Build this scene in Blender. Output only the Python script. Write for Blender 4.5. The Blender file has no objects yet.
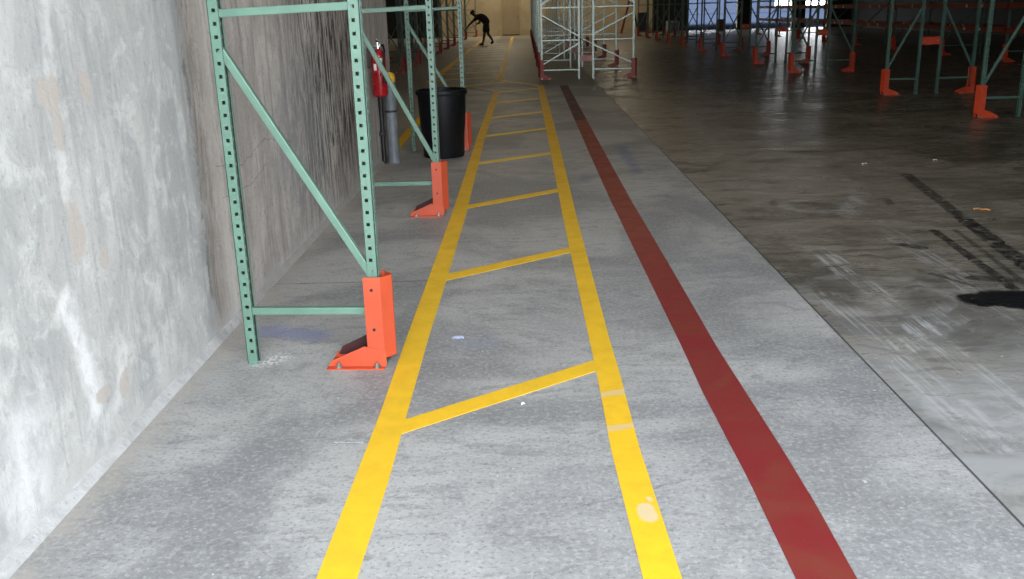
import bpy, bmesh, math, random
from mathutils import Vector, Matrix
random.seed(7)
S = bpy.context.scene
COL = S.collection
PI = math.pi

# ------------------------------------------------------------------ camera
F_PX, PITCH, YAW, ROLL, CAM_H = 928.457, 0.293151, -0.0210495, -0.0276731, 1.456066
cy, sy = math.cos(YAW), math.sin(YAW)
fwd = Vector((sy * math.cos(PITCH), cy * math.cos(PITCH), -math.sin(PITCH)))
right = Vector((cy, -sy, 0))
up = right.cross(fwd)
c_, s_ = math.cos(ROLL), math.sin(ROLL)
r2 = c_ * right + s_ * up
u2 = -s_ * right + c_ * up
cam_data = bpy.data.cameras.new('camera')
cam_data.sensor_width = 36.0
cam_data.lens = F_PX / 1024 * 36.0
cam_data.clip_start = 0.05
cam_data.clip_end = 600
cam = bpy.data.objects.new('camera', cam_data)
COL.objects.link(cam)
m = Matrix((r2, u2, -fwd)).transposed().to_4x4()
m.translation = Vector((0, 0, CAM_H))
cam.matrix_world = m
S.camera = cam
S.view_settings.view_transform = 'Standard'
S.view_settings.look = 'None'
S.view_settings.gamma = 1.0
S.view_settings.use_curve_mapping = False
S.view_settings.exposure = 0.0

# ------------------------------------------------------------------ mesh helpers
class MB:
    def __init__(self):
        self.b = bmesh.new()

    def box(self, x0, x1, y0, y1, z0, z1, rot=None, piv=None):
        vs = [self.b.verts.new((x, y, z)) for x in (x0, x1) for y in (y0, y1) for z in (z0, z1)]
        for f in ((0, 1, 3, 2), (4, 6, 7, 5), (0, 4, 5, 1), (2, 3, 7, 6), (0, 2, 6, 4), (1, 5, 7, 3)):
            self.b.faces.new([vs[i] for i in f])
        if rot is not None:
            bmesh.ops.rotate(self.b, verts=vs, cent=piv or (0, 0, 0), matrix=rot)
        return self

    def prism(self, pts, axis, a, b):
        """polygon pts (2D) extruded along axis between a and b"""
        def P(p, t):
            if axis == 'x': return (t, p[0], p[1])
            if axis == 'y': return (p[0], t, p[1])
            return (p[0], p[1], t)
        A = [self.b.verts.new(P(p, a)) for p in pts]
        B = [self.b.verts.new(P(p, b)) for p in pts]
        n = len(pts)
        self.b.faces.new(A)
        self.b.faces.new(B[::-1])
        for i in range(n):
            self.b.faces.new((A[i], B[i], B[(i + 1) % n], A[(i + 1) % n]))
        return self

    def bar(self, p, q, w, h, upv=(0, 1, 0)):
        """rectangular bar from p to q; w across (along upv), h in the third direction"""
        p, q = Vector(p), Vector(q)
        d = (q - p).normalized()
        a = Vector(upv)
        a = (a - d * a.dot(d)).normalized()
        c = d.cross(a)
        ring = []
        for e in (p, q):
            ring.append([self.b.verts.new(e + a * (w / 2 * i) + c * (h / 2 * j)) for i, j in ((-1, -1), (1, -1), (1, 1), (-1, 1))])
        A, B = ring
        self.b.faces.new(A[::-1]); self.b.faces.new(B)
        for i in range(4):
            self.b.faces.new((A[i], A[(i + 1) % 4], B[(i + 1) % 4], B[i]))
        return self

    def tube(self, pts, r, n=10, caps=True):
        pts = [Vector(p) for p in pts]
        rs = r if isinstance(r, (list, tuple)) else [r] * len(pts)
        prev = None
        rings = []
        ref = None
        for i, p in enumerate(pts):
            d = (pts[min(i + 1, len(pts) - 1)] - pts[max(i - 1, 0)]).normalized()
            if ref is None:
                ref = Vector((0, 0, 1)) if abs(d.z) < 0.9 else Vector((1, 0, 0))
            a = (ref - d * ref.dot(d)).normalized()
            ref = a
            c = d.cross(a)
            rings.append([self.b.verts.new(p + rs[i] * (a * math.cos(2 * PI * k / n) + c * math.sin(2 * PI * k / n))) for k in range(n)])
        for A, B in zip(rings, rings[1:]):
            for k in range(n):
                self.b.faces.new((A[k], A[(k + 1) % n], B[(k + 1) % n], B[k]))
        if caps:
            self.b.faces.new(rings[0][::-1]); self.b.faces.new(rings[-1])
        return self

    def lathe(self, prof, n=32, cx=0, cy=0):
        rings = []
        for r, z in prof:
            if r < 1e-6:
                rings.append([self.b.verts.new((cx, cy, z))])
            else:
                rings.append([self.b.verts.new((cx + r * math.cos(2 * PI * k / n), cy + r * math.sin(2 * PI * k / n), z)) for k in range(n)])
        for A, B in zip(rings, rings[1:]):
            for k in range(n):
                k2 = (k + 1) % n
                if len(A) == 1 and len(B) == 1: continue
                if len(A) == 1: self.b.faces.new((A[0], B[k2], B[k]))
                elif len(B) == 1: self.b.faces.new((A[k], A[k2], B[0]))
                else: self.b.faces.new((A[k], A[k2], B[k2], B[k]))
        return self

    def mesh(self, name, mat, smooth=False):
        bmesh.ops.recalc_face_normals(self.b, faces=self.b.faces[:])
        me = bpy.data.meshes.new(name)
        self.b.to_mesh(me)
        self.b.free()
        if mat is not None: me.materials.append(mat)
        if smooth:
            for p in me.polygons: p.use_smooth = True
            try: me.set_sharp_from_angle(angle=math.radians(38))
            except Exception: pass
        return me


def link(name, me, parent=None):
    o = bpy.data.objects.new(name, me)
    COL.objects.link(o)
    if parent is not None: o.parent = parent
    return o


def obj(name, mb, mat, parent=None, smooth=False, bevel=0.0):
    o = link(name, mb.mesh(name, mat, smooth), parent)
    if bevel:
        md = o.modifiers.new('edge', 'BEVEL')
        md.width = bevel; md.segments = 2; md.limit_method = 'ANGLE'
    return o


def tag(o, label, cat, group=None):
    o['label'] = label; o['category'] = cat
    if group: o['group'] = group
    return o


def thing(name, label, cat, loc=(0, 0, 0), rz=0.0, group=None):
    o = bpy.data.objects.new(name, None)
    o.empty_display_size = 0.1
    COL.objects.link(o)
    o.location = loc; o.rotation_euler = (0, 0, rz)
    return tag(o, label, cat, group)


def struct(name, mb, mat, parent=None, bevel=0.0):
    o = obj(name, mb, mat, parent, bevel=bevel)
    if parent is None: o['kind'] = 'structure'
    return o


def copy_tree(o, parent=None):
    c = o.copy(); COL.objects.link(c)
    if parent is not None: c.parent = parent
    for ch in list(o.children): copy_tree(ch, c)
    return c

# ------------------------------------------------------------------ node helpers
class NT:
    def __init__(self, name):
        self.m = bpy.data.materials.new(name)
        self.m.use_nodes = True
        self.t = self.m.node_tree
        self.bsdf = self.t.nodes['Principled BSDF']

    def n(self, typ, **kw):
        nd = self.t.nodes.new(typ)
        for k, v in kw.items(): setattr(nd, k, v)
        return nd

    def put(self, sock, v):
        if isinstance(v, (int, float)): sock.default_value = v
        elif isinstance(v, (tuple, list, Vector)):
            v = tuple(v)
            if sock.type == 'RGBA' and len(v) == 3: v = v + (1,)
            sock.default_value = v
        else: self.t.links.new(v, sock)

    def pos(self):
        if not hasattr(self, '_p'): self._p = self.n('ShaderNodeNewGeometry').outputs['Position']
        return self._p

    def objco(self):
        return self.n('ShaderNodeTexCoord').outputs['Object']

    def math(self, op, a, b=None, c=None, clamp=False):
        nd = self.n('ShaderNodeMath', operation=op, use_clamp=clamp)
        self.put(nd.inputs[0], a)
        if b is not None: self.put(nd.inputs[1], b)
        if c is not None: self.put(nd.inputs[2], c)
        return nd.outputs[0]

    def vmath(self, op, a, b=None, scale=None):
        nd = self.n('ShaderNodeVectorMath', operation=op)
        self.put(nd.inputs[0], a)
        if b is not None: self.put(nd.inputs[1], b)
        if scale is not None: self.put(nd.inputs['Scale'], scale)
        return nd.outputs['Value'] if op in ('LENGTH', 'DOT_PRODUCT', 'DISTANCE') else nd.outputs['Vector']

    def noise(self, vec, scale, detail=4, rough=0.55, dist=0.0, color=False):
        nd = self.n('ShaderNodeTexNoise')
        self.put(nd.inputs['Vector'], vec)
        nd.inputs['Scale'].default_value = scale
        nd.inputs['Detail'].default_value = detail
        nd.inputs['Roughness'].default_value = rough
        nd.inputs['Distortion'].default_value = dist
        return nd.outputs['Color' if color else 'Fac']

    def ramp(self, v, lo, hi, a=0.0, b=1.0, smooth=True):
        nd = self.n('ShaderNodeMapRange', interpolation_type='SMOOTHSTEP' if smooth else 'LINEAR')
        self.put(nd.inputs['Value'], v)
        self.put(nd.inputs['From Min'], lo); self.put(nd.inputs['From Max'], hi)
        self.put(nd.inputs['To Min'], a); self.put(nd.inputs['To Max'], b)
        return nd.outputs['Result']

    def mix(self, fac, a, b, blend='MIX'):
        nd = self.n('ShaderNodeMix', data_type='RGBA', blend_type=blend)
        self.put(nd.inputs['Factor'], fac)
        self.put(nd.inputs[6], a); self.put(nd.inputs[7], b)
        return nd.outputs[2]

    def sep(self, v):
        nd = self.n('ShaderNodeSeparateXYZ'); self.put(nd.inputs[0], v)
        return nd.outputs

    def comb(self, x, y, z):
        nd = self.n('ShaderNodeCombineXYZ')
        self.put(nd.inputs[0], x); self.put(nd.inputs[1], y); self.put(nd.inputs[2], z)
        return nd.outputs[0]

    def seg(self, p, a, b, w0, w1):
        """1 near the segment a-b (2D in xy of p), 0 past w1"""
        a = Vector((a[0], a[1], 0)); b = Vector((b[0], b[1], 0))
        ba = b - a
        pa = self.vmath('SUBTRACT', p, a)
        h = self.math('MULTIPLY', self.vmath('DOT_PRODUCT', pa, ba), 1 / max(ba.length_squared, 1e-9), clamp=True)
        proj = self.vmath('SCALE', tuple(ba), scale=h)
        d = self.vmath('LENGTH', self.vmath('SUBTRACT', pa, proj))
        return self.ramp(d, w0, w1, 1.0, 0.0)

    def ell(self, p, c, rx, ry, soft=0.3):
        q = self.vmath('MULTIPLY', self.vmath('SUBTRACT', p, (c[0], c[1], 0)), (1 / rx, 1 / ry, 0))
        return self.ramp(self.vmath('LENGTH', q), 1 - soft, 1 + soft, 1.0, 0.0)

    def bump(self, h, strength=0.2, distance=0.02):
        nd = self.n('ShaderNodeBump')
        nd.inputs['Strength'].default_value = strength
        nd.inputs['Distance'].default_value = distance
        self.put(nd.inputs['Height'], h)
        self.t.links.new(nd.outputs[0], self.bsdf.inputs['Normal'])

    def out(self, col, rough=0.6, metal=0.0, spec=0.5):
        self.put(self.bsdf.inputs['Base Color'], col)
        self.put(self.bsdf.inputs['Roughness'], rough)
        self.put(self.bsdf.inputs['Metallic'], metal)
        self.put(self.bsdf.inputs['Specular IOR Level'], spec)
        return self.m


def paint(name, col, rough=0.45, var=0.12, scale=9.0, metal=0.0, spec=0.5, wear=None):
    t = NT(name)
    n = t.noise(t.objco(), scale, 5, 0.6)
    c = t.mix(t.ramp(n, 0.3, 0.7), tuple(x * (1 - var) for x in col), tuple(min(1, x * (1 + var)) for x in col))
    if wear is not None:
        n2 = t.noise(t.objco(), scale * 4, 4, 0.7)
        c = t.mix(t.ramp(n2, 0.62, 0.72, 0, 0.6), c, wear)
    return t.out(c, t.ramp(n, 0.2, 0.8, rough * 0.85, rough * 1.15), metal, spec)

M = {}
M['green'] = paint('green_enamel', (0.128, 0.232, 0.175), 0.34, 0.10, 6)
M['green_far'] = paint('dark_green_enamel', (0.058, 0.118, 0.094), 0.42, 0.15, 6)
M['galv'] = paint('galvanised_steel', (0.185, 0.22, 0.20), 0.34, 0.25, 14, metal=0.75)
M['orange'] = paint('orange_enamel', (0.52, 0.074, 0.027), 0.45, 0.08, 5)
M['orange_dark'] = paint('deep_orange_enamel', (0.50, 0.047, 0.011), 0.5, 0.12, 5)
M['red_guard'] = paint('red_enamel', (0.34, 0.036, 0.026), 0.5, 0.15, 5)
M['beam'] = paint('dull_orange_beam_enamel', (0.22, 0.026, 0.010), 0.6, 0.2, 5)
M['foot_shade'] = paint('painted_foot_shade', (0.05, 0.010, 0.010), 0.7, 0.2, 10)  # maroon tone that paints the shade inside the guard foot
M['pink'] = paint('faded_red_enamel', (0.55, 0.26, 0.25), 0.6, 0.2, 20)
M['bolt'] = paint('zinc_bolt', (0.40, 0.38, 0.32), 0.4, 0.1, 30, metal=0.8)
M['shade_inside'] = paint('painted_shade_inside', (0.03, 0.04, 0.035), 0.6, 0.2, 10)  # shade inside the post channel, painted onto its inner faces
M['hole'] = paint('black_bolt_hole', (0.012, 0.012, 0.012), 0.7, 0.1)
M['black_plastic'] = paint('black_plastic', (0.004, 0.0045, 0.006), 0.5, 0.25, 8, spec=0.3)
M['black_pipe'] = paint('black_conduit', (0.014, 0.015, 0.017), 0.5, 0.2, 12)
M['grey_pipe'] = paint('grey_pipe_paint', (0.17, 0.19, 0.21), 0.5, 0.2, 14)
M['yellow_cap'] = paint('worn_yellow_paint', (0.72, 0.42, 0.02), 0.5, 0.2, 18, wear=(0.25, 0.2, 0.1))
M['ext_red'] = paint('extinguisher_red', (0.36, 0.008, 0.014), 0.28, 0.08, 8)
M['chrome'] = paint('chrome', (0.8, 0.8, 0.8), 0.2, 0.05, 8, metal=1.0)
M['label'] = paint('cream_label', (0.72, 0.68, 0.52), 0.6, 0.1, 40)
M['white'] = paint('white_label', (0.86, 0.86, 0.85), 0.6, 0.05, 20)
M['skin'] = paint('skin', (0.085, 0.042, 0.026), 0.55, 0.1, 12)
M['cloth'] = paint('black_cloth', (0.010, 0.010, 0.013), 0.85, 0.3, 30)
M['shoe'] = paint('black_shoe', (0.008, 0.008, 0.008), 0.5, 0.2, 20)
M['pole'] = paint('bare_aluminium', (0.35, 0.31, 0.25), 0.4, 0.1, 20, metal=0.4)
M['dark_box'] = paint('black_cabinet_paint', (0.012, 0.013, 0.015), 0.55, 0.2, 6)
M['ladder_red'] = paint('red_fibreglass', (0.22, 0.025, 0.012), 0.5, 0.3, 10)
M['ladder_black'] = paint('black_ladder_step', (0.02, 0.02, 0.02), 0.5, 0.2, 10)
M['scrap_orange'] = paint('orange_scrap', (0.75, 0.36, 0.12), 0.6, 0.2, 40)
M['scrap_blue'] = paint('pale_blue_scrap', (0.55, 0.62, 0.85), 0.6, 0.2, 60)
M['wrap'] = paint('pale_stretch_wrap', (0.22, 0.24, 0.27), 0.35, 0.3, 7)
M['maroon'] = paint('maroon_plastic', (0.16, 0.025, 0.05), 0.5, 0.2, 7)

# ---- floor
def floor_material():
    t = NT('concrete_floor')
    P = t.pos()
    x, y, z = t.sep(P)
    wob = t.vmath('SCALE', t.vmath('SUBTRACT', t.noise(P, 7.0, 4, 0.6, color=True), (0.5, 0.5, 0.5)), scale=0.14)
    Q = t.vmath('MULTIPLY', t.vmath('ADD', P, wob), (1, 1, 0))
    wob2 = t.vmath('SCALE', t.vmath('SUBTRACT', t.noise(P, 28.0, 3, 0.6, color=True), (0.5, 0.5, 0.5)), scale=0.05)
    Q2 = t.vmath('MULTIPLY', t.vmath('ADD', P, wob2), (1, 1, 0))
    P0 = t.vmath('MULTIPLY', P, (1, 1, 0))
    # left slab: pale blue-grey power-trowelled concrete
    big = t.noise(P, 0.75, 5, 0.6, 0.8)
    mid = t.noise(P, 4.5, 8, 0.72, 0.8)
    fine = t.noise(P, 48.0, 6, 0.75)
    sw = t.noise(t.vmath('MULTIPLY', Q2, (1.6, 3.6, 1)), 2.0, 9, 0.76, 1.6)      # trowel sweeps
    left = t.mix(t.ramp(big, 0.41, 0.59), (0.268, 0.266, 0.263), (0.455, 0.446, 0.428))
    left = t.mix(t.ramp(mid, 0.42, 0.72, 0, 0.35), left, (0.51, 0.505, 0.495))
    left = t.mix(t.ramp(sw, 0.47, 0.66, 0, 0.7), left, (0.215, 0.213, 0.212))
    left = t.mix(t.ramp(fine, 0.48, 0.64, 0, 0.5), left, (0.57, 0.56, 0.54))
    left = t.mix(t.ramp(t.noise(P, 70, 3, 0.6), 0.53, 0.66, 0, 0.55), left, (0.17, 0.167, 0.165))
    # old right slab: dark, brown, tyre-polished
    rb = t.noise(P, 0.9, 6, 0.62, 1.0)
    rs = t.noise(t.vmath('MULTIPLY', Q, (1.3, 5.0, 1)), 1.3, 7, 0.68, 0.8)
    rightc = t.mix(t.ramp(rb, 0.38, 0.62), (0.115, 0.099, 0.076), (0.27, 0.24, 0.195))
    rightc = t.mix(t.ramp(rs, 0.46, 0.60, 0, 0.8), rightc, (0.07, 0.060, 0.046))
    rightc = t.mix(t.ramp(t.noise(P, 4.5, 6, 0.7, 1.5), 0.52, 0.68, 0, 0.65), rightc, (0.32, 0.30, 0.275))
    rightc = t.mix(t.ramp(fine, 0.55, 0.75, 0, 0.3), rightc, (0.30, 0.29, 0.27))
    # lighter towards the joint further in, then a dusty stretch near the dock door
    nearj = t.math('MULTIPLY', t.ramp(x, 1.5, 4.6, 1.0, 0.0), t.math('MULTIPLY', t.ramp(y, 4.5, 8.0), t.ramp(t.noise(t.vmath('MULTIPLY', P, (1.0, 1.8, 1)), 1.6, 7, 0.7, 0.8), 0.30, 0.56)))
    rightc = t.mix(t.math('MULTIPLY', nearj, 0.8), rightc, (0.40, 0.355, 0.29))
    dust = t.math('MULTIPLY', t.ramp(y, 2.4, 5.4, 1.0, 0.0), t.ramp(t.noise(P, 2.2, 5, 0.65, 1.0), 0.35, 0.6, 0.5, 1.0))
    rightc = t.mix(t.math('MULTIPLY', dust, 0.9), rightc, (0.41, 0.41, 0.405))
    # pale tyre tracks and swirls on the right slab
    streak = t.ramp(t.noise(t.comb(t.math('ADD', x, t.math('MULTIPLY', y, 0.02)), t.math('MULTIPLY', y, 0.03), 0.0), 55, 3, 0.6), 0.47, 0.60)
    brk = t.ramp(t.noise(P, 5, 4, 0.7), 0.35, 0.6)
    for a, b, w, k in (((1.55, 4.6), (1.56, 2.9), 0.09, 0.5), ((1.77, 5.6), (1.79, 2.9), 0.08, 0.55), ((2.36, 6.2), (2.25, 3.2), 0.08, 0.4),
                       ((2.0, 4.2), (1.24, 3.45), 0.07, 0.4), ((2.3, 4.75), (1.5, 3.6), 0.04, 0.3), ((2.6, 7.2), (2.25, 6.45), 0.08, 0.45),
                       ((3.3, 9.2), (2.1, 8.0), 0.05, 0.25), ((1.9, 8.8), (2.3, 14.0), 0.12, 0.25), ((3.1, 8.9), (3.4, 16), 0.15, 0.22)):
        mk = t.math('MULTIPLY', t.seg(Q2, a, b, w * 0.75, w * 1.15), k)
        mk = t.math('MULTIPLY', mk, t.math('MULTIPLY', t.math('ADD', t.math('MULTIPLY', streak, 0.9), 0.12), brk))
        rightc = t.mix(mk, rightc, (0.62, 0.62, 0.62))
    for c, r0, k, w in (((1.66, 3.14), 0.10, 0.5, 0.35), ((1.66, 3.14), 0.2, 0.4, 0.18), ((2.12, 6.8), 0.22, 0.35, 0.25), ((1.78, 4.6), 0.35, 0.22, 0.15), ((2.2, 7.7), 0.5, 0.22, 0.12)):
        d = t.vmath('LENGTH', t.vmath('SUBTRACT', Q2, (c[0], c[1], 0)))
        rr = t.ramp(t.math('ABSOLUTE', t.math('SUBTRACT', d, r0)), w * r0 * 0.5, w * r0, 1, 0)
        rightc = t.mix(t.math('MULTIPLY', t.math('MULTIPLY', rr, brk), k), rightc, (0.5, 0.5, 0.5))
    # black rubber and oil marks
    blk = None
    for a, b, w, k in (((3.26, 8.0), (2.98, 6.3), 0.05, 0.75), ((2.98, 6.3), (2.78, 5.0), 0.06, 0.9), ((2.64, 5.95), (2.5, 4.6), 0.032, 0.85), ((2.78, 5.95), (2.6, 4.7), 0.02, 0.6),
                       ((2.24, 4.46), (2.42, 4.44), 0.10, 1.0), ((2.42, 4.46), (2.9, 4.40), 0.17, 1.0), ((2.30, 5.6), (2.38, 5.52), 0.045, 0.8), ((2.40, 4.85), (2.56, 4.80), 0.05, 0.7), ((2.16, 5.05), (2.33, 4.7), 0.015, 0.6),
                       ((2.72, 7.0), (2.68, 6.8), 0.03, 0.5)):
        s = t.math('MULTIPLY', t.seg(Q if w > 0.08 else Q2, a, b, w * 0.8, w * 1.15), t.ramp(t.noise(P, 15, 6, 0.75), 0.40, 0.53, k * (0.97 if w > 0.08 else 0.2), k))
        blk = s if blk is None else t.math('MAXIMUM', blk, s)
    rightc = t.mix(blk, rightc, (0.010, 0.010, 0.011))
    # slabs meet at a saw-cut joint
    isr = t.ramp(t.math('ADD', x, t.math('MULTIPLY', t.math('SUBTRACT', t.noise(P, 9, 4), 0.5), 0.12)), 1.385, 1.425)
    isr = t.math('MAXIMUM', isr, t.ramp(x, 1.395, 1.40))
    far = t.ramp(y, 17.5, 19.2)
    col = t.mix(isr, left, rightc)
    browner = t.mix(t.ramp(mid, 0.3, 0.7), (0.15, 0.137, 0.115), (0.225, 0.205, 0.17))
    col = t.mix(t.math('MULTIPLY', far, 0.75), col, browner)
    for yy in (15.02, 20.38):
        pl = t.math('MULTIPLY', t.ramp(t.math('ABSOLUTE', t.math('SUBTRACT', y, yy)), 0.01, 0.05, 0.5, 0), t.ramp(x, 4.9, 5.6))
        col = t.mix(t.math('MULTIPLY', pl, t.ramp(t.noise(P, 4, 4), 0.35, 0.55)), col, (0.42, 0.40, 0.37))
    joint = t.ramp(t.math('ABSOLUTE', t.math('SUBTRACT', x, 1.397)), 0.002, 0.007, 0.85, 0)
    j2 = t.ramp(t.math('ABSOLUTE', t.math('SUBTRACT', y, 18.75)), 0.012, 0.03, 0.8, 0)
    j2 = t.math('MULTIPLY', j2, t.ramp(x, 1.5, 3.5, 1, 0.1))
    j3 = t.math('MULTIPLY', t.ramp(t.math('ABSOLUTE', t.math('SUBTRACT', y, 5.03)), 0.004, 0.012, 0.45, 0), t.ramp(x, -0.62, -0.5, 1, 0))
    crack = t.math('MULTIPLY', t.seg(Q2, (0.1, 2.50), (0.50, 2.68), 0.001, 0.004), 0.4)
    col = t.mix(t.math('MAXIMUM', t.math('MAXIMUM', joint, crack), t.math('MAXIMUM', j2, j3)), col, (0.028, 0.027, 0.026))
    # blue marking-chalk smudges, brown bleed beside the wall, white mortar crumbs at the post foot
    for a, b, w, k, c in (((-1.25, 4.2), (-1.03, 4.15), 0.09, 0.55, (0.22, 0.26, 0.50)), ((-0.70, 7.12), (-0.60, 7.14), 0.09, 0.5, (0.16, 0.2, 0.42)),
                          ((1.01, 10.1), (1.0, 8.4), 0.06, 0.45, (0.12, 0.16, 0.34)), ((0.50, 8.4), (0.52, 8.0), 0.05, 0.3, (0.15, 0.18, 0.36)),
                          ((-0.2, 4.02), (-0.28, 3.98), 0.06, 0.25, (0.3, 0.34, 0.5))):
        col = t.mix(t.math('MULTIPLY', t.seg(Q, a, b, w * 0.2, w * 1.6), k), col, c)
    edge = t.math('MULTIPLY', t.ramp(x, -1.43, -1.28, 1, 0), t.ramp(t.noise(P, 6, 4, 0.7), 0.3, 0.65, 0.1, 0.75))
    col = t.mix(edge, col, (0.46, 0.42, 0.37))
    mort = t.math('MULTIPLY', t.seg(Q, (-1.19, 3.79), (-1.10, 3.86), 0.02, 0.07), t.ramp(t.noise(P, 60, 3), 0.45, 0.6))
    col = t.mix(mort, col, (0.8, 0.8, 0.78))
    col = t.mix(t.math('MULTIPLY', t.seg(Q2, (-0.71, 2.99), (-0.60, 2.99), 0.001, 0.005), 0.8), col, (0.75, 0.75, 0.72))
    chips = t.math('MULTIPLY', t.ramp(t.noise(P, 38, 2, 0.5), 0.735, 0.75), t.ramp(t.noise(P, 1.7, 2), 0.45, 0.6, 0.1, 1))
    col = t.mix(t.math('MULTIPLY', chips, 0.8), col, (0.75, 0.75, 0.75))
    rl = t.ramp(mid, 0.3, 0.75, 0.42, 0.62)
    rr = t.ramp(rs, 0.4, 0.62, 0.27, 0.46)
    rough = t.math('ADD', t.math('MULTIPLY', rl, t.math('SUBTRACT', 1.0, isr)), t.math('MULTIPLY', rr, isr))
    t.bump(t.math('ADD', t.math('MULTIPLY', fine, 0.5), t.math('MULTIPLY', sw, 0.8)), 0.05, 0.006)
    return t.out(col, rough, 0, 0.24)


def wall_material():
    t = NT('tilt_up_concrete_wall')
    P = t.pos()
    x, y, z = t.sep(P)
    V = t.comb(y, z, 0.0)
    wob = t.vmath('SCALE', t.vmath('SUBTRACT', t.noise(P, 9.0, 4, 0.6, color=True), (0.5, 0.5, 0.5)), scale=0.10)
    V2 = t.vmath('MULTIPLY', t.vmath('ADD', V, wob), (1, 1, 0))
    V3 = t.vmath('MULTIPLY', t.vmath('ADD', V, t.vmath('SCALE', t.vmath('SUBTRACT', t.noise(P, 14.0, 4, 0.6, color=True), (0.5, 0.5, 0.5)), scale=0.04)), (1, 1, 0))
    n1 = t.noise(t.vmath('MULTIPLY', P, (1, 1.6, 0.8)), 1.6, 7, 0.68, 0.8)
    n2 = t.noise(P, 7.0, 6, 0.7, 0.5)
    n3 = t.noise(P, 45.0, 5, 0.7)
    vst = t.noise(t.vmath('MULTIPLY', P, (1, 7.0, 0.55)), 2.2, 6, 0.65, 0.4)       # vertical run-down streaks
    vst2 = t.noise(t.vmath('MULTIPLY', P, (1, 8.0, 1.3)), 2.0, 8, 0.74, 0.9)
    near = t.mix(t.ramp(n1, 0.38, 0.62), (0.44, 0.445, 0.435), (0.61, 0.605, 0.58))
    near = t.mix(t.ramp(n2, 0.48, 0.66, 0, 0.6), near, (0.74, 0.74, 0.71))
    near = t.mix(t.ramp(vst, 0.50, 0.66, 0, 0.45), near, (0.37, 0.378, 0.385))
    near = t.mix(t.ramp(n3, 0.55, 0.68, 0, 0.4), near, (0.27, 0.28, 0.28))
    # weathering patches, each with a shape of its own
    w1 = t.ramp(t.noise(P, 12, 4, 0.7), 0.35, 0.6)
    for a, b, w, k, c in (((2.97, 1.55), (2.93, 1.30), 0.03, 0.6, (0.85, 0.84, 0.82)), ((2.93, 1.04), (2.9, 0.93), 0.025, 0.55, (0.86, 0.86, 0.85)),
                          ((2.80, 0.60), (2.87, 0.22), 0.045, 0.9, (0.86, 0.86, 0.85)), ((3.12, 0.30), (3.02, 0.16), 0.03, 0.6, (0.86, 0.85, 0.83)),
                          ((2.45, 0.30), (2.40, 0.10), 0.10, 0.6, (0.86, 0.86, 0.84)), ((2.2, 0.8), (2.3, 0.55), 0.08, 0.3, (0.7, 0.7, 0.66)),
                          ((3.25, 1.5), (3.32, 0.9), 0.02, 0.4, (0.66, 0.65, 0.62)), ((3.55, 1.0), (3.62, 0.5), 0.02, 0.3, (0.66, 0.66, 0.64))):
        near = t.mix(t.math('MULTIPLY', t.math('MULTIPLY', t.seg(V2, a, b, w * 0.4, w * 1.7), k), t.math('ADD', t.math('MULTIPLY', w1, 0.6), 0.4)), near, c)
    beige = (0.56, 0.505, 0.455)
    for c, ry, rz in (((2.913, 1.245), 0.075, 0.055), ((2.925, 1.14), 0.035, 0.075), ((3.15, 1.25), 0.045, 0.047), ((2.93, 0.80), 0.055, 0.09), ((3.10, 0.66), 0.035, 0.05), ((2.93, 0.22), 0.05, 0.03), ((3.1, 0.2), 0.05, 0.05)):
        near = t.mix(t.math('MULTIPLY', t.ell(V2, c, ry, rz, 0.2), 0.85), near, beige)
    # beyond the panel joint: browner, heavily streaked
    farc = t.mix(t.ramp(n1, 0.38, 0.62), (0.47, 0.43, 0.395), (0.68, 0.63, 0.58))
    farc = t.mix(t.ramp(vst, 0.48, 0.66, 0, 0.75), farc, (0.33, 0.305, 0.28))
    farc = t.mix(t.ramp(vst2, 0.52, 0.66, 0, 0.6), farc, (0.54, 0.50, 0.45))
    farc = t.mix(t.ramp(n3, 0.54, 0.66, 0, 0.5), farc, (0.2, 0.19, 0.175))
    farc = t.mix(t.ramp(n2, 0.5, 0.75, 0, 0.35), farc, (0.40, 0.385, 0.36))
    dk = t.math('MULTIPLY', t.ramp(t.math('ABSOLUTE', t.math('SUBTRACT', y, 7.3)), 0.5, 1.9, 1, 0), t.ramp(vst2, 0.45, 0.57))
    dk = t.math('MULTIPLY', dk, t.ramp(z, 0.0, 0.6, 0.3, 0.95))
    farc = t.mix(dk, farc, (0.045, 0.042, 0.04))
    gry = t.math('MULTIPLY', t.ell(V2, (6.1, 0.7), 0.7, 0.5, 0.5), t.ramp(n2, 0.3, 0.6))
    farc = t.mix(t.math('MULTIPLY', gry, 0.6), farc, (0.24, 0.255, 0.275))
    hx = t.math('ADD', y, t.math('MULTIPLY', t.math('SUBTRACT', t.noise(P, 5, 5, 0.7), 0.5), 0.22))
    isf = t.ramp(hx, 4.08, 4.22)
    col = t.mix(isf, near, farc)
    band = t.math('MULTIPLY', t.ramp(t.math('ABSOLUTE', t.math('SUBTRACT', hx, 4.19)), 0.04, 0.11, 1, 0), t.ramp(z, 0.0, 0.25, 0.5, 0.9))
    col = t.mix(t.math('MULTIPLY', band, t.ramp(vst2, 0.42, 0.58, 0.15, 0.75)), col, (0.25, 0.21, 0.165))
    seam = t.math('MULTIPLY', t.ramp(t.math('ABSOLUTE', t.math('SUBTRACT', hx, 4.42)), 0.008, 0.02, 1, 0), 0.6)
    col = t.mix(t.math('MULTIPLY', t.ramp(t.math('ABSOLUTE', t.math('SUBTRACT', hx, 4.37)), 0.04, 0.10, 0.65, 0), t.ramp(n2, 0.4, 0.6, 0.4, 1)), col, (0.62, 0.58, 0.52))
    edge = t.ramp(t.math('ABSOLUTE', t.math('SUBTRACT', hx, 4.10)), 0.004, 0.03, 0.6, 0)
    col = t.mix(t.math('MULTIPLY', edge, t.ramp(n2, 0.4, 0.6)), col, (0.10, 0.095, 0.09))
    col = t.mix(seam, col, (0.70, 0.67, 0.62))
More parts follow.
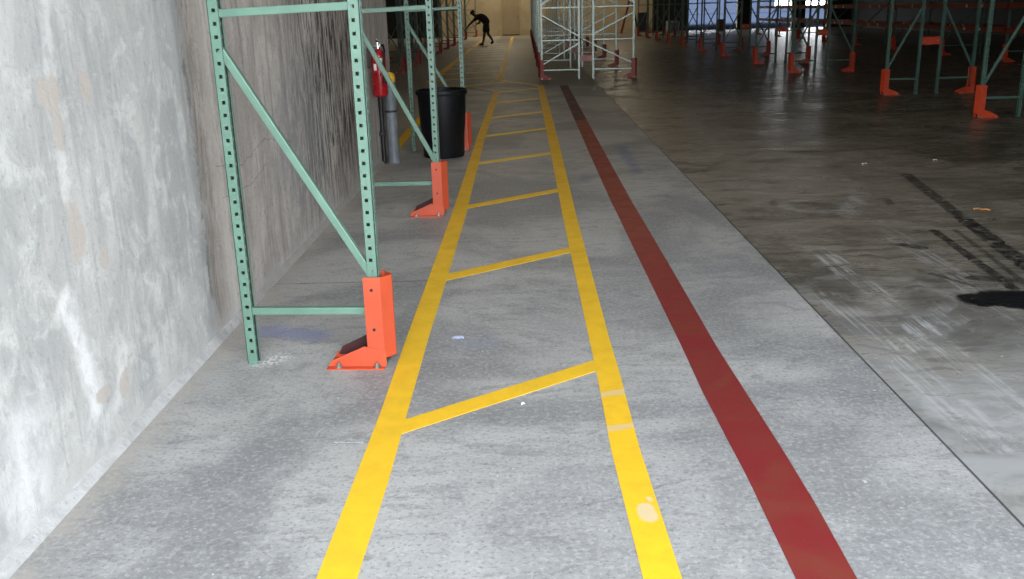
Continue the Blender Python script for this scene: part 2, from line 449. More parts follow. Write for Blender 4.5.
    low = t.math('MULTIPLY', t.ramp(z, 0.02, 0.13, 1, 0), t.ramp(n2, 0.3, 0.6, 0.2, 0.7))
    col = t.mix(low, col, (0.56, 0.55, 0.53))
    # hairline cracks
    for pts in (((4.35, 0.78), (4.75, 0.72), (5.2, 0.80), (5.8, 0.70)), ((4.4, 0.62), (4.9, 0.60), (5.2, 0.66))):
        for a, b in zip(pts, pts[1:]):
            col = t.mix(t.math('MULTIPLY', t.seg(V3, a, b, 0.0008, 0.004), 0.5), col, (0.09, 0.08, 0.075))
    t.bump(t.math('ADD', t.math('MULTIPLY', n3, 0.4), t.math('ADD', t.math('MULTIPLY', vst2, 0.7), n2)), 0.35, 0.012)
    return t.out(col, 0.85, 0, 0.25)


def plain_concrete(name, lo, hi, rough=0.85, spec=0.3):
    t = NT(name)
    P = t.pos()
    n = t.noise(P, 1.3, 6, 0.65, 0.5)
    n2 = t.noise(P, 18, 5, 0.7)
    c = t.mix(t.ramp(n, 0.3, 0.7), lo, hi)
    c = t.mix(t.ramp(n2, 0.5, 0.75, 0, 0.3), c, tuple(min(1, v * 1.25) for v in hi))
    t.bump(n2, 0.15, 0.01)
    return t.out(c, rough, 0, spec)


def fillet_material():
    t = NT('mortar_fillet')
    P = t.pos()
    n = t.noise(P, 10, 6, 0.7, 0.5)
    c = t.mix(t.ramp(n, 0.3, 0.65), (0.42, 0.415, 0.405), (0.58, 0.575, 0.56))
    far = t.ramp(t.sep(P)[1], 3.9, 5.2)
    c = t.mix(t.math('MULTIPLY', far, 0.6), c, (0.34, 0.32, 0.29))
    c = t.mix(t.ramp(t.noise(P, 40, 4, 0.7), 0.6, 0.7, 0, 0.5), c, (0.2, 0.2, 0.2))
    t.bump(n, 0.6, 0.02)
    return t.out(c, 0.9, 0, 0.2)


def line_material(name, col, fades=(), dirt=(0.62, 0.38, 0.03), dirty=0.4):
    t = NT(name)
    P = t.pos()
    P0 = t.vmath('MULTIPLY', P, (1, 1, 0))
    n = t.noise(P, 5, 6, 0.7, 0.5)
    n2 = t.noise(P, 40, 5, 0.7)
    c = t.mix(t.ramp(n, 0.35, 0.75, 0, dirty), col, dirt)
    c = t.mix(t.ramp(n2, 0.60, 0.74, 0, 0.3), c, tuple(min(1, v * 0.6 + 0.12) for v in col))
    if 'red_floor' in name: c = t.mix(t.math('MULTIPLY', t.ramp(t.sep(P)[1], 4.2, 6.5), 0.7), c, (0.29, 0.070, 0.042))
    wob = t.vmath('SCALE', t.vmath('SUBTRACT', t.noise(P, 18.0, 3, 0.6, color=True), (0.5, 0.5, 0.5)), scale=0.03)
    Q = t.vmath('MULTIPLY', t.vmath('ADD', P, wob), (1, 1, 0))
    for a, b, w, k in fades:
        c = t.mix(t.math('MULTIPLY', t.seg(Q, a, b, w * 0.7, w * 1.2), k), c, (0.70, 0.56, 0.36))
    return t.out(c, t.ramp(n, 0.3, 0.7, 0.45, 0.65), 0, 0.4)

M['floor'] = floor_material()
M['wall'] = wall_material()
M['fillet'] = fillet_material()
M['tan'] = plain_concrete('tan_painted_wall', (0.40, 0.33, 0.22), (0.50, 0.42, 0.29))
M['tan_door'] = plain_concrete('tan_door_paint', (0.31, 0.25, 0.165), (0.37, 0.30, 0.20), 0.55)
M['dark_wall'] = plain_concrete('near_black_wall', (0.012, 0.0125, 0.012), (0.022, 0.0215, 0.02))
M['grey_wall'] = plain_concrete('bare_grey_wall', (0.16, 0.155, 0.145), (0.24, 0.23, 0.215))
M['roof'] = plain_concrete('roof_deck', (0.09, 0.09, 0.088), (0.14, 0.138, 0.13))
M['asphalt'] = plain_concrete('yard_asphalt', (0.018, 0.023, 0.036), (0.025, 0.031, 0.046), 1.0, 0.0)
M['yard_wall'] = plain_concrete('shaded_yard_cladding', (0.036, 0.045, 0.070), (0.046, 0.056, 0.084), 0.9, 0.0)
M['apron'] = plain_concrete('dock_apron', (0.46, 0.46, 0.45), (0.54, 0.54, 0.53))
M['yellow'] = line_material('yellow_floor_paint', (0.96, 0.565, 0.022),
                            (((0.25, 3.36), (0.38, 3.40), 0.022, 0.6), ((0.25, 3.05), (0.38, 3.09), 0.022, 0.6), ((0.332, 2.50), (0.338, 2.45), 0.028, 0.85), ((0.352, 2.56), (0.356, 2.545), 0.010, 0.8)))
M['yellow_far'] = line_material('older_yellow_floor_paint', (0.98, 0.58, 0.012), dirty=0.25)
M['yellow_thin'] = line_material('thin_yellow_floor_paint', (0.98, 0.68, 0.07), dirty=0.15)
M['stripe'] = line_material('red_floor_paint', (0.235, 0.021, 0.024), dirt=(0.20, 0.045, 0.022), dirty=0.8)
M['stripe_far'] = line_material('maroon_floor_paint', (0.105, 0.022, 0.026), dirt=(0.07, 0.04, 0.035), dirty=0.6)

# ------------------------------------------------------------------ setting
XW = -1.475
FY = -0.7
WEND = 10.3
YB = 55.5
struct('floor', MB().box(-10.2, 18.7, FY - 0.2, YB + 0.3, -0.2, 0.0), M['floor'])
struct('wall_left', MB().box(XW - 0.25, XW, FY - 0.2, WEND, 0.0, 6.8), M['wall'])
struct('trim_1', MB().prism([(XW - 0.005, 0.0), (XW + 0.030, 0.0), (XW + 0.026, 0.008), (XW + 0.008, 0.030), (XW - 0.005, 0.036)], 'y', FY, WEND), M['fillet'])
struct('wall_inner', MB().box(-10.2, XW - 0.25, WEND - 0.25, WEND, 0.0, 6.8), M['grey_wall'])
struct('wall_far_left', MB().box(-10.2, -10.0, WEND, YB, 0.0, 6.8), M['tan'])
struct('wall_right', MB().box(18.5, 18.7, FY, YB, 0.0, 6.8), M['dark_wall'])
struct('ceiling', MB().box(-10.2, 18.7, FY - 0.2, YB + 0.3, 6.8, 7.0), M['roof'])
# front wall: the wide dock opening the daylight comes through

DX0, DX1, DH = -1.40, 4.2, 4.4
fw = MB()
fw.box(XW, DX0, FY - 0.2, FY, 0, 6.8).box(DX1, 18.5, FY - 0.2, FY, 0, 6.8).box(DX0, DX1, FY - 0.2, FY, DH, 6.8)
struct('wall_front', fw, M['grey_wall'])
# back wall, with the personnel door and three open dock doors
bw = MB()
OPEN = [(9.35, 12.15), (12.95, 15.25), (16.0, 17.25)]
OH = 3.6
edges = [-10.2] + [e for o in OPEN for e in o] + [18.7]
for i in range(0, len(edges), 2):
    bw.box(edges[i], edges[i + 1], YB, YB + 0.25, 0.0, 6.8)
for o in OPEN:
    bw.box(o[0], o[1], YB, YB + 0.25, OH, 6.8)
struct('wall_back', bw, M['tan'])
bp = MB().box(7.3, 9.35, YB - 0.03, YB, 0, 6.8).box(12.15, 12.95, YB - 0.03, YB, 0, 6.8).box(15.25, 16.0, YB - 0.03, YB, 0, 6.8).box(17.25, 18.5, YB - 0.03, YB, 0, 6.8)
struct('added_dark_panel', MB().box(-10.0, -4.9, YB - 0.03, YB, 0, 6.8), M['dark_wall'])  # added dark panel over the tan wall, standing in for dim racks
struct('trim_2', bp, M['dark_wall'])
d = struct('door_1', MB().box(-1.32, -0.31, YB - 0.035, YB - 0.005, 0.01, 2.1), M['tan_door'], bevel=0.004)
fr = MB().box(-1.40, -1.325, YB - 0.05, YB - 0.004, 0.0, 2.18).box(-0.305, -0.23, YB - 0.05, YB - 0.004, 0.0, 2.18).box(-1.40, -0.23, YB - 0.05, YB - 0.004, 2.105, 2.18)
obj('door_frame', fr, M['tan'], d)
obj('door_handle', MB().lathe([(0.0, -0.03), (0.035, -0.03), (0.038, 0.0), (0.03, 0.02), (0.0, 0.03)], 14), M['chrome'], d).matrix_world = Matrix.Translation((-0.42, YB - 0.075, 1.08)) @ Matrix.Rotation(PI / 2, 4, 'X')
obj('kick_plate', MB().box(-1.30, -0.33, YB - 0.045, YB - 0.035, 0.012, 0.06), M['hole'], d)
# ground outside both ends of the building
struct('ground_yard', MB().box(-60, 140, YB + 0.3, 260, -0.2, -0.02), M['asphalt'])
struct('added_yard_block', MB().box(4, 38.5, 150, 165, -0.02, 14).box(3.6, 38.9, 149.8, 165, 14, 14.6), M['yard_wall'])  # added block across the yard, hides bright sky and its floor reflection
struct('ground_apron', MB().box(-30, 30, -40, FY - 0.2, -0.2, -0.02), M['apron'])

struct('added_canopy', MB().box(-12, 30, YB + 0.26, YB + 18, 3.75, 3.9), M['roof'])  # unseen overhang added to cut sky light entering the back openings

# ------------------------------------------------------------------ rack frames
POST_H, PITCH_H = 3.10, 0.0508
def post_mesh(name, mat, depth=0.045, width=0.046, thick=0.0022, hole=0.0145, z0=0.0093 + 0.0508, solid=True, z_clear=0.0):
    """one C-section upright, web at x = 0, open towards -x; square holes pierce web and flanges"""
    b = bmesh.new()
    w2 = width / 2
    def sheet(P, length, cols):
        """P(s, z) maps sheet coordinate to 3-D; cols = hole centres along s"""
        ss = [0.0]
        for c in cols: ss += [c - hole / 2, c + hole / 2]
        ss.append(length)
        zs = [0.0]
        k = 0
        while z0 + k * PITCH_H + hole < POST_H:
            zc = z0 + k * PITCH_H
            zs += [zc - hole / 2, zc + hole / 2]
            k += 1
        zs.append(POST_H)
        V = [[b.verts.new(P(s, z)) for z in zs] for s in ss]
        for i in range(len(ss) - 1):
            for j in range(len(zs) - 1):
                if i % 2 == 1 and j % 2 == 1: continue
                b.faces.new((V[i][j], V[i + 1][j], V[i + 1][j + 1], V[i][j + 1]))
    r = 0.006
    sheet(lambda s, z: (-depth + s, -w2, z), depth - r, [0.018])
    sheet(lambda s, z: (0.0, -w2 + r + s, z), width - 2 * r, [(width - 2 * r) / 2])
    sheet(lambda s, z: (-r - s, w2, z), depth - r, [depth - r - 0.018])
    for y0, y1 in ((-w2, -w2 + r), (w2 - r, w2)):
        xa, xb = (-r, 0.0) if y0 < 0 else (0.0, -r)
        vs = [b.verts.new(p) for p in ((xa, y0, 0), (xb, y1, 0), (xb, y1, POST_H), (xa, y0, POST_H))]
        b.faces.new(vs)
    for sgn in (-1, 1):      # inturned lips
        vs = [b.verts.new(p) for p in ((-depth, sgn * w2, 0), (-depth, sgn * (w2 - 0.009), 0), (-depth, sgn * (w2 - 0.009), POST_H), (-depth, sgn * w2, POST_H))]
        b.faces.new(vs)
    bmesh.ops.remove_doubles(b, verts=b.verts[:], dist=0.0002)
    bmesh.ops.recalc_face_normals(b, faces=b.faces[:])
    b.faces.ensure_lookup_table()
    web = [f for f in b.faces if abs(f.normal.x) > 0.9 and f.calc_center_median().x > -0.001]
    if web[0].normal.x < 0: bmesh.ops.reverse_faces(b, faces=b.faces[:])
    me = bpy.data.meshes.new(name)
    b.to_mesh(me); b.free()
    me.materials.append(mat)
    if solid:
        me.materials.append(M['shade_inside'])
        o = bpy.data.objects.new('tmp', me); COL.objects.link(o)
        md = o.modifiers.new('s', 'SOLIDIFY'); md.thickness = thick; md.offset = 0; md.material_offset = 1
        dg = bpy.context.evaluated_depsgraph_get()
        me2 = bpy.data.meshes.new_from_object(o.evaluated_get(dg), depsgraph=dg)
        bpy.data.objects.remove(o)
        me2.name = name
        return me2
    return me

def plate_mesh(mat):
    return MB().box(-0.060, 0.012, -0.045, 0.045, 0.0, 0.006).mesh('foot_plate', mat)

def guard_parts(parent, mat, x0=-0.061, half=0.057, nose=0.052, dark=0):
    """bent-plate column guard around the aisle post; shield, gusseted foot, floor bolts"""
    th = 0.005
    g = MB()
    prof = [(x0, -half), (0.012, -half), (nose, -0.008), (nose, 0.008), (0.012, half), (x0, half),
            (x0, half - th), (0.010, half - th), (nose - th, 0.006), (nose - th, -0.006), (0.010, -half + th), (x0, -half + th)]
    g.prism(prof, 'z', 0.042, 0.40)
    sh = obj('post_guard', g, mat, parent, bevel=0.0015)
    f = MB()
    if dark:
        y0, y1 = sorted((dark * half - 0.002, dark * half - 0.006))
        obj('gusset_shade', MB().prism([(-0.07, 0.02), (-0.07, 0.118), (-0.20, 0.055), (-0.215, 0.02)], 'y', y0, y1), M['foot_shade'], sh)  # dark sheet painting the shade on the far gusset
    for s in (-1, 1):
        y0, y1 = sorted((s * half, s * (half + 0.004)))
        f.prism([(0.018, 0.006), (0.018, 0.075), (-0.075, 0.095), (-0.222, 0.030), (-0.236, 0.006)], 'y', y0, y1)
        ya, yb = sorted((s * (half + 0.004), s * (half + 0.034)))
        f.box(-0.236, 0.012, ya, yb, 0.0, 0.006)
    f.box(-0.236, -0.085, -half - 0.004, half + 0.004, 0.0, 0.006)
    obj('guard_foot', f, mat, sh)
    bolts = ((-0.185, -half - 0.018), (-0.02, -half - 0.018), (-0.185, half + 0.018), (-0.02, half + 0.018))
    for bx, by in bolts:
        q = MB().lathe([(0.0, 0.006), (0.017, 0.006), (0.017, 0.009), (0.0115, 0.009), (0.0115, 0.02), (0.006, 0.021), (0.006, 0.030), (0.0, 0.031)], 6, bx, by)
        obj('anchor_bolt', q, M['bolt'], sh)
    for z in (0.345, 0.17):
        for s in (-1, 1):
            q = MB().lathe([(0.0, 0), (0.007, 0), (0.007, 0.003), (0.0, 0.004)], 8)
            h = obj('bolt_hole', q, M['hole'], sh)
            h.location = (-0.026, s * (half + 0.0003), z)
            h.rotation_euler = (PI / 2 if s < 0 else -PI / 2, 0, 0)
    return sh

POST_NEAR = None
def make_frame(depth, struts, braces, mat, guard_mat, solid, post=None, plate=None, dark=0):
    root = thing('rack_frame', 'rack frame', 'rack frame')
    p1 = link('post', post, root)
    p2 = link('post', post, root); p2.location = (-depth, 0, 0); p2.rotation_euler = (0, 0, 0)
    p2.scale = (-1, 1, 1) if False else (1, 1, 1)
    p2.rotation_euler = (0, 0, PI)
    link('foot_plate', plate, p1)
    xa, xb = -0.03, -depth + 0.03
    for z in struts:
        zr, zf = z if isinstance(z, tuple) else (z, z)
        obj('horizontal_strut', MB().bar((xb, 0, zr), (xa, 0, zf), 0.032, 0.032), mat, root, bevel=0.004)
    for zr, zf in braces:     # height at the rear post, height at the aisle post
        obj('diagonal_brace', MB().bar((xb, 0, zr), (xa, 0, zf), 0.032, 0.032), mat, root, bevel=0.004)
    if guard_mat is not None: guard_parts(root, guard_mat, dark=dark)
    return root

post_green = post_mesh('post', M['green'])
post_far = post_mesh('post', M['green_far'], solid=False)
post_galv = post_mesh('post', M['galv'], solid=False)
plate_green, plate_far, plate_galv = plate_mesh(M['green']), plate_mesh(M['green_far']), plate_mesh(M['galv'])

ORD = ['first', 'second', 'third', 'fourth', 'fifth', 'sixth', 'seventh', 'eighth', 'ninth', 'tenth', 'eleventh', 'twelfth']
STR_A, BR_A = (0.24, (1.470, 1.486), 2.70), ((1.335, 0.39), (1.60, 2.55))

def row(proto, places, group, labels, first_used=[]):
    out = []
    for i, (x, y, rz) in enumerate(places):
        o = proto if i == 0 else copy_tree(proto)
        o.location = (x, y, 0); o.rotation_euler = (0, 0, rz)
        tag(o, labels[i], 'rack frame', group)
        out.append(o)
    return out

# row along the concrete wall
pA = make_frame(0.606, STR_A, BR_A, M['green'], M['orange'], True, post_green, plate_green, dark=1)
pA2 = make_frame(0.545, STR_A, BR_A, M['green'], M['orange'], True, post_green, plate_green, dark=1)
row(pA, [(-0.638, 3.768, math.radians(-3)), (-0.657, 10.14, 0)], 'rack frames along the concrete wall',
    ['green rack frame with orange post guard, the large one nearest the camera by the wall',
     'green rack frame standing just behind the black trash can'])
row(pA2, [(-0.648, 6.81, 0)], 'rack frames along the concrete wall',
    ['green rack frame with orange post guard standing in front of the black trash can'])
# far left double row
LY = [23.8, 27.3, 30.8, 34.3, 37.8, 41.3, 45.3, 49.5, 54.6]
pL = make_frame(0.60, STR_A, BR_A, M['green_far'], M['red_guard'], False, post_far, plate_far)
row(pL, [(-3.04 if y < 52 else -2.76, y, 0) for y in LY], 'rack frames left of the far walkway',
    ['%s dark green frame with red foot guard beyond the wall corner, walkway side' % ORD[i] for i in range(len(LY))])
LY2 = LY[:7]
pL2 = make_frame(0.60, STR_A, BR_A, M['green_far'], M['red_guard'], False, post_far, plate_far)
row(pL2, [(-4.50, y, PI) for y in LY2], 'rack frames behind the far left row',
    ['%s dark frame back to back behind the walkway side row beyond the wall corner' % ORD[i] for i in range(len(LY2))])
# middle double row, galvanised
MY = [20.3, 24.2, 28.0, 31.8, 35.6, 39.4, 43.2, 47.0, 50.8]
STR_M, BR_M = (0.19, 0.80, 1.46, 2.2), ((0.73, 0.30), (0.88, 1.32), (1.95, 1.53))
pM1 = make_frame(0.84, STR_M, BR_M, M['galv'], M['red_guard'], False, post_galv, plate_galv)
row(pM1, [(0.315, y, PI) for y in MY], 'pale rack frames of the middle row, walkway side',
    ['%s pale frame of the middle rack row counted from the front, yellow walkway side' % ORD[i] for i in range(len(MY))])
pM2 = make_frame(0.90, STR_M, ((0.695, 0.30), (0.91, 1.33), (1.95, 1.53)), M['galv'], M['red_guard'], False, post_galv, plate_galv)
row(pM2, [(2.305, y, 0) for y in MY], 'pale rack frames of the middle row, open floor side',
    ['%s pale frame of the middle rack row counted from the front, open floor side' % ORD[i] for i in range(len(MY))])
# right double row
RY = [11.87, 15.07, 20.37, 23.6, 27.5, 31.0, 34.6, 38.0, 41.4, 44.8, 48.2]
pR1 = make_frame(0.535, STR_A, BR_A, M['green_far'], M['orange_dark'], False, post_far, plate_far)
row(pR1, [(5.63 if y > 16 else 5.65, y, PI) for y in RY], 'frames of the right rack row, open floor side',
    ['%s green frame with orange guard in the right rack row, side facing the open floor' % ORD[i] for i in range(len(RY))])
pR2 = make_frame(0.58, STR_A, BR_A, M['green_far'], M['orange_dark'], False, post_far, plate_far)
row(pR2, [(7.04 if y < 16 else 6.95, y, 0) for y in RY[1:]], 'frames of the right rack row, far side',
    ['%s dark frame on the shadowed far side of the right rack row' % ORD[i] for i in range(len(RY) - 1)])
# loaded row in the dark beyond
DY = [18.65, 22.0, 25.35, 28.7, 32.05, 35.4, 38.75, 42.1, 45.45]
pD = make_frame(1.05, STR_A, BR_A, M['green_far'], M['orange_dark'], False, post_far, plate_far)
row(pD, [(10.92, y, PI) for y in DY], 'frames of the dark row with orange beams',
    ['%s frame of the dark rack row with orange beams at far right' % ORD[i] for i in range(len(DY))])
# pallet beams of that row: front and back, two levels
bL = 3.35 - 0.08
proto = None
for zi, z in enumerate((0.70, 1.235)):
    for s, x in enumerate((10.90, 12.01)):
        for i in range(len(DY) - 1):
            if proto is None:
                proto = thing('pallet_beam', '', 'beam')
                obj('beam_tube', MB().box(-0.022, 0.022, 0.0, bL, -0.055, 0.055), M['beam'], proto, bevel=0.004)
                for yy in (0.0, bL - 0.006):
                    obj('end_plate', MB().box(-0.03, 0.03, yy, yy + 0.006, -0.10, 0.08), M['beam'], proto)
                for yy in (1.15, 1.95):
                    o = obj('beam_sticker', MB().box(-0.0245, -0.0222, yy, yy + 0.10, -0.035, 0.035), M['label'], proto)
                    o['label'] = 'pale sticker'
                o = proto
            else:
                o = copy_tree(proto)
            o.location = (x, DY[i] + 0.04, z)
            tag(o, '%s orange %s beam along the %s of the dark rack row at far right' % (ORD[i], ('lower', 'upper')[zi], ('front', 'back')[s]), 'beam',
                'orange beams of the dark right rack row')

# row spacers between back-to-back frames
def spacer(x0, x1, y, z, h, mat, label, proto=None):
    o = thing('row_spacer', label, 'row spacer', (0.5 * (x0 + x1), y, z), 0, 'row spacers between back to back frames')
    w = (x1 - x0) / 2
    obj('spacer_bar', MB().box(-w, w, -0.022, 0.022, -h / 2, h / 2), mat, o, bevel=0.004)
    for s in (-1, 1):
        obj('bolt', MB().lathe([(0, 0), (0.012, 0), (0.012, 0.008), (0, 0.009)], 6), M['bolt'], o).matrix_local = Matrix.Translation((s * w * 0.7, -0.022, 0)) @ Matrix.Rotation(PI / 2, 4, 'X')
for i, y in enumerate(MY[:4]):
    spacer(1.1545, 1.4055, y, 0.42, 0.13, M['pink'], '%s faded red spacer joining the middle rack posts, counted from the front' % ORD[i])
for i, y in enumerate(RY[1:5]):
    spacer(6.1845 if y < 16 else 6.1645, 6.4605 if y < 16 else 6.3705, y, 0.815, 0.12, M['orange_dark'], '%s orange spacer between back to back posts of the right rack row' % ORD[i])

# ------------------------------------------------------------------ painted floor markings
def strip(name, pts_l, pts_r, mat, label, group=None, cat='floor marking', h=0.0022):
    b = MB()
    n = len(pts_l)
    L0 = [b.b.verts.new((x, y, 0.0)) for x, y in pts_l]; R0 = [b.b.verts.new((x, y, 0.0)) for x, y in pts_r]
    L1 = [b.b.verts.new((x, y, h)) for x, y in pts_l]; R1 = [b.b.verts.new((x, y, h)) for x, y in pts_r]
    for i in range(n - 1):
        b.b.faces.new((L1[i], R1[i], R1[i + 1], L1[i + 1]))
        b.b.faces.new((L0[i], L1[i], L1[i + 1], L0[i + 1]))
        b.b.faces.new((R0[i], R0[i + 1], R1[i + 1], R1[i]))
    b.b.faces.new((L0[0], R0[0], R1[0], L1[0])); b.b.faces.new((L0[-1], L1[-1], R1[-1], R0[-1]))
    return tag(obj(name, b, mat), label, cat, group)

def ext0(pts, y):   # carry the strip back towards the dock door
    return [(pts[0][0], y)] + pts
LL = ext0([(-0.594, 2.163), (-0.588, 2.72), (-0.581, 3.25), (-0.584, 3.98), (-0.580, 5.2), (-0.578, 6.606), (-0.585, 8.6), (-0.601, 10.913), (-0.609, 17.471)], -0.4)
LR = ext0([(-0.484, 2.163), (-0.475, 2.72), (-0.478, 3.20), (-0.481, 4.04), (-0.474, 5.2), (-0.469, 6.606), (-0.485, 8.6), (-0.503, 10.913), (-0.497, 17.437)], -0.4)
RL = ext0([(0.282, 2.14), (0.264, 2.9), (0.266, 3.31), (0.266, 3.65), (0.263, 4.0), (0.245, 6.518), (0.239, 10.759), (0.219, 18.66)], -0.4)
RR = ext0([(0.384, 2.14), (0.362, 2.915), (0.361, 3.30), (0.361, 3.60), (0.355, 3.99), (0.345, 6.508), (0.353, 10.759), (0.343, 18.70)], -0.4)
strip('painted_line', LL, LR, M['yellow'], 'long yellow line on the left edge of the near walkway', 'walkway edge lines')
strip('painted_line', RL, RR, M['yellow'], 'long yellow line on the right edge of the near walkway, with pale worn patches', 'walkway edge lines')
bars = [(3.046, 3.169, 3.611, 3.736), (5.016, 5.16, 5.598, 5.722), (6.985, 7.125, 7.60, 7.74), (9.11, 9.26, 9.67, 9.82), (11.17, 11.33, 11.77, 11.94), (13.13, 13.30, 13.78, 13.95), (15.29, 15.48, 15.89, 16.09), (17.34, 17.54, 17.92, 18.12)]
BARL = ['yellow cross bar nearest the camera, between the walkway lines'] + ['%s yellow cross bar of the near walkway counted away from the camera' % ORD[i] for i in range(1, 8)]
for i, (a0, a1, b0, b1) in enumerate(bars):
    strip('painted_crossbar', [(-0.497, a0 - 0.012), (0.275, b0 + 0.012)], [(-0.497, a1 - 0.012), (0.275, b1 + 0.012)], M['yellow_thin'] if i > 2 else M['yellow'], BARL[i], 'cross bars of the near walkway', h=0.0018)
# the walkway shifts left at the slab joint
strip('painted_crossbar', [(-0.515, 17.43), (-2.13, 20.33)], [(-0.60, 17.47), (-2.13, 20.60)], M['yellow_thin'], 'thin yellow diagonal line from the end of the left edge line to the far walkway', h=0.0018)
strip('painted_crossbar', [(0.235, 18.60), (-0.60, 20.33)], [(0.235, 18.80), (-0.60, 20.60)], M['yellow_thin'], 'thin yellow diagonal line from the top of the right edge line to the far walkway', h=0.0018)
strip('painted_crossbar', [(-1.25, 18.85), (-0.42, 19.78)], [(-1.25, 19.06), (-0.45, 20.0)], M['yellow_thin'], 'thin yellow cross bar between the two diagonal lines', h=0.0016)
FLl = [(-2.17, 20.35), (-2.16, 23.38), (-2.21, 35), (-2.26, 50.5)]
FLr = [(-2.02, 20.35), (-2.00, 23.32), (-2.05, 35), (-2.10, 50.5)]
FRl = [(-0.64, 20.35), (-0.70, 35), (-0.77, 52.0)]
FRr = [(-0.50, 20.35), (-0.56, 35), (-0.63, 52.0)]
strip('painted_line', FLl, FLr, M['yellow_far'], 'yellow line on the left edge of the far walkway, running to the person', 'far walkway edge lines')
strip('painted_line', FRl, FRr, M['yellow_far'], 'yellow line on the right edge of the far walkway, running to the tan door', 'far walkway edge lines')
for i in range(12):
    y = 20.75 + i * 1.98
    xr, xl = -0.652 - 0.0041 * (y + 0.9 - 20.35), -1.99 - 0.0034 * (y - 20.35)
    xr -= 0.004 if i > 8 else 0
    strip('painted_crossbar', [(xl, y), (xr, y + 0.60)], [(xl, y + 0.20), (xr, y + 0.80)], M['yellow_thin'],
          '%s thin cross bar of the far walkway counted away from the camera' % ORD[i], 'cross bars of the far walkway', h=0.0018)
strip('painted_line', [(-1.54, 10.36), (-1.56, 13.1), (-1.58, 16.5)], [(-1.43, 10.36), (-1.45, 13.1), (-1.47, 16.5)], M['yellow_far'], 'short yellow line between the grey bollard and the black trash can')
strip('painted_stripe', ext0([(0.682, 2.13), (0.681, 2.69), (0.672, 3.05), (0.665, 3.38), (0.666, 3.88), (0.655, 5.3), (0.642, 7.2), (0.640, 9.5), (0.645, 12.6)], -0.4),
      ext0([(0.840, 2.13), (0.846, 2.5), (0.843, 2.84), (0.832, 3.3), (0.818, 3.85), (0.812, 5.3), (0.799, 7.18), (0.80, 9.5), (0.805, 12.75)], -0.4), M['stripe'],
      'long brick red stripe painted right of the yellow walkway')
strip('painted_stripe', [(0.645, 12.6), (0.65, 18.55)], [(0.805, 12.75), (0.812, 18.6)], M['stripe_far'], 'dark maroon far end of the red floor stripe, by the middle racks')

# ------------------------------------------------------------------ trash can
tc = thing('trash_can', 'round black plastic trash can between two green rack frames', 'trash can', (-0.874, 9.71, 0))
body = MB().lathe([(0.0, 0.004), (0.205, 0.004), (0.212, 0.02), (0.222, 0.25), (0.226, 0.26), (0.226, 0.285), (0.231, 0.30), (0.247, 0.60), (0.250, 0.655), (0.243, 0.655), (0.240, 0.60), (0.215, 0.25), (0.205, 0.03), (0.0, 0.03)], 48)
obj('bin_body', body, M['black_plastic'], tc, smooth=True)
rim = MB().lathe([(0.243, 0.640), (0.262, 0.640), (0.266, 0.648), (0.266, 0.676), (0.262, 0.686), (0.252, 0.690), (0.243, 0.684), (0.243, 0.640)], 48)
obj('bin_rim', rim, M['black_plastic'], tc, smooth=True)

# ------------------------------------------------------------------ bollard, conduit, extinguisher
bo = thing('bollard', 'grey pipe bollard with worn yellow top at the wall corner', 'bollard', (-1.352, 9.36, 0))
obj('bollard_pipe', MB().lathe([(0.0, 0.0), (0.063, 0.0), (0.061, 0.02), (0.058, 0.04), (0.058, 0.80), (0.0, 0.80)], 28), M['grey_pipe'], bo, smooth=True)
o = obj('bollard_cap', MB().lathe([(0.058, 0.80), (0.0595, 0.80), (0.0595, 0.845), (0.052, 0.872), (0.034, 0.890), (0.0, 0.896)], 28), M['yellow_cap'], bo, smooth=True)
o['label'] = 'worn yellow cap'
obj('pipe_collar', MB().lathe([(0.058, 0.505), (0.0605, 0.508), (0.0605, 0.522), (0.058, 0.525)], 28), M['black_pipe'], bo, smooth=True)

cp = thing('wall_conduit', 'thin black conduit on the wall below the fire extinguisher', 'conduit', (XW + 0.03, 9.32, 0))
obj('conduit_pipe', MB().tube([(0, 0, 0.0), (0, 0, 0.98)], 0.022, 14), M['black_pipe'], cp, smooth=True)
for z in (0.30, 0.78):
    obj('pipe_strap', MB().box(-0.030, 0.026, -0.045, 0.045, z - 0.018, z + 0.018), M['black_pipe'], cp, bevel=0.004)

ex = thing('fire_extinguisher', 'red fire extinguisher hanging on the concrete wall', 'fire extinguisher', (XW + 0.105, 8.87, 0.705))
obj('extinguisher_tank', MB().lathe([(0.0, 0.0), (0.058, 0.0), (0.066, 0.008), (0.069, 0.02), (0.069, 0.36), (0.066, 0.385), (0.054, 0.410), (0.036, 0.425), (0.026, 0.43), (0.0, 0.43)], 32), M['ext_red'], ex, smooth=True)
va = obj('extinguisher_valve', MB().lathe([(0.022, 0.43), (0.024, 0.45), (0.020, 0.47), (0.020, 0.492), (0.0, 0.495)], 16), M['chrome'], ex, smooth=True)
obj('carry_handle', MB().box(-0.013, 0.013, -0.095, 0.02, 0.470, 0.478).box(-0.013, 0.013, -0.10, -0.088, 0.452, 0.478), M['chrome'], va, bevel=0.002)
obj('squeeze_lever', MB().bar((0, 0.015, 0.495), (0, -0.105, 0.522), 0.024, 0.006, (1, 0, 0)), M['chrome'], va, bevel=0.002)
obj('pressure_gauge', MB().lathe([(0, 0), (0.018, 0), (0.018, 0.012), (0, 0.014)], 14), M['white'], va).matrix_local = Matrix.Translation((0.018, -0.012, 0.462)) @ Matrix.Rotation(PI / 2, 4, 'Y')
obj('discharge_hose', MB().tube([(0.02, 0.0, 0.46), (0.055, -0.03, 0.465), (0.066, -0.05, 0.42), (0.055, -0.062, 0.33), (0.050, -0.064, 0.17)], 0.011, 10), M['black_plastic'], ex, smooth=True)
obj('hose_nozzle', MB().tube([(0.050, -0.064, 0.17), (0.050, -0.066, 0.12)], [0.012, 0.017], 10), M['black_plastic'], ex, smooth=True)

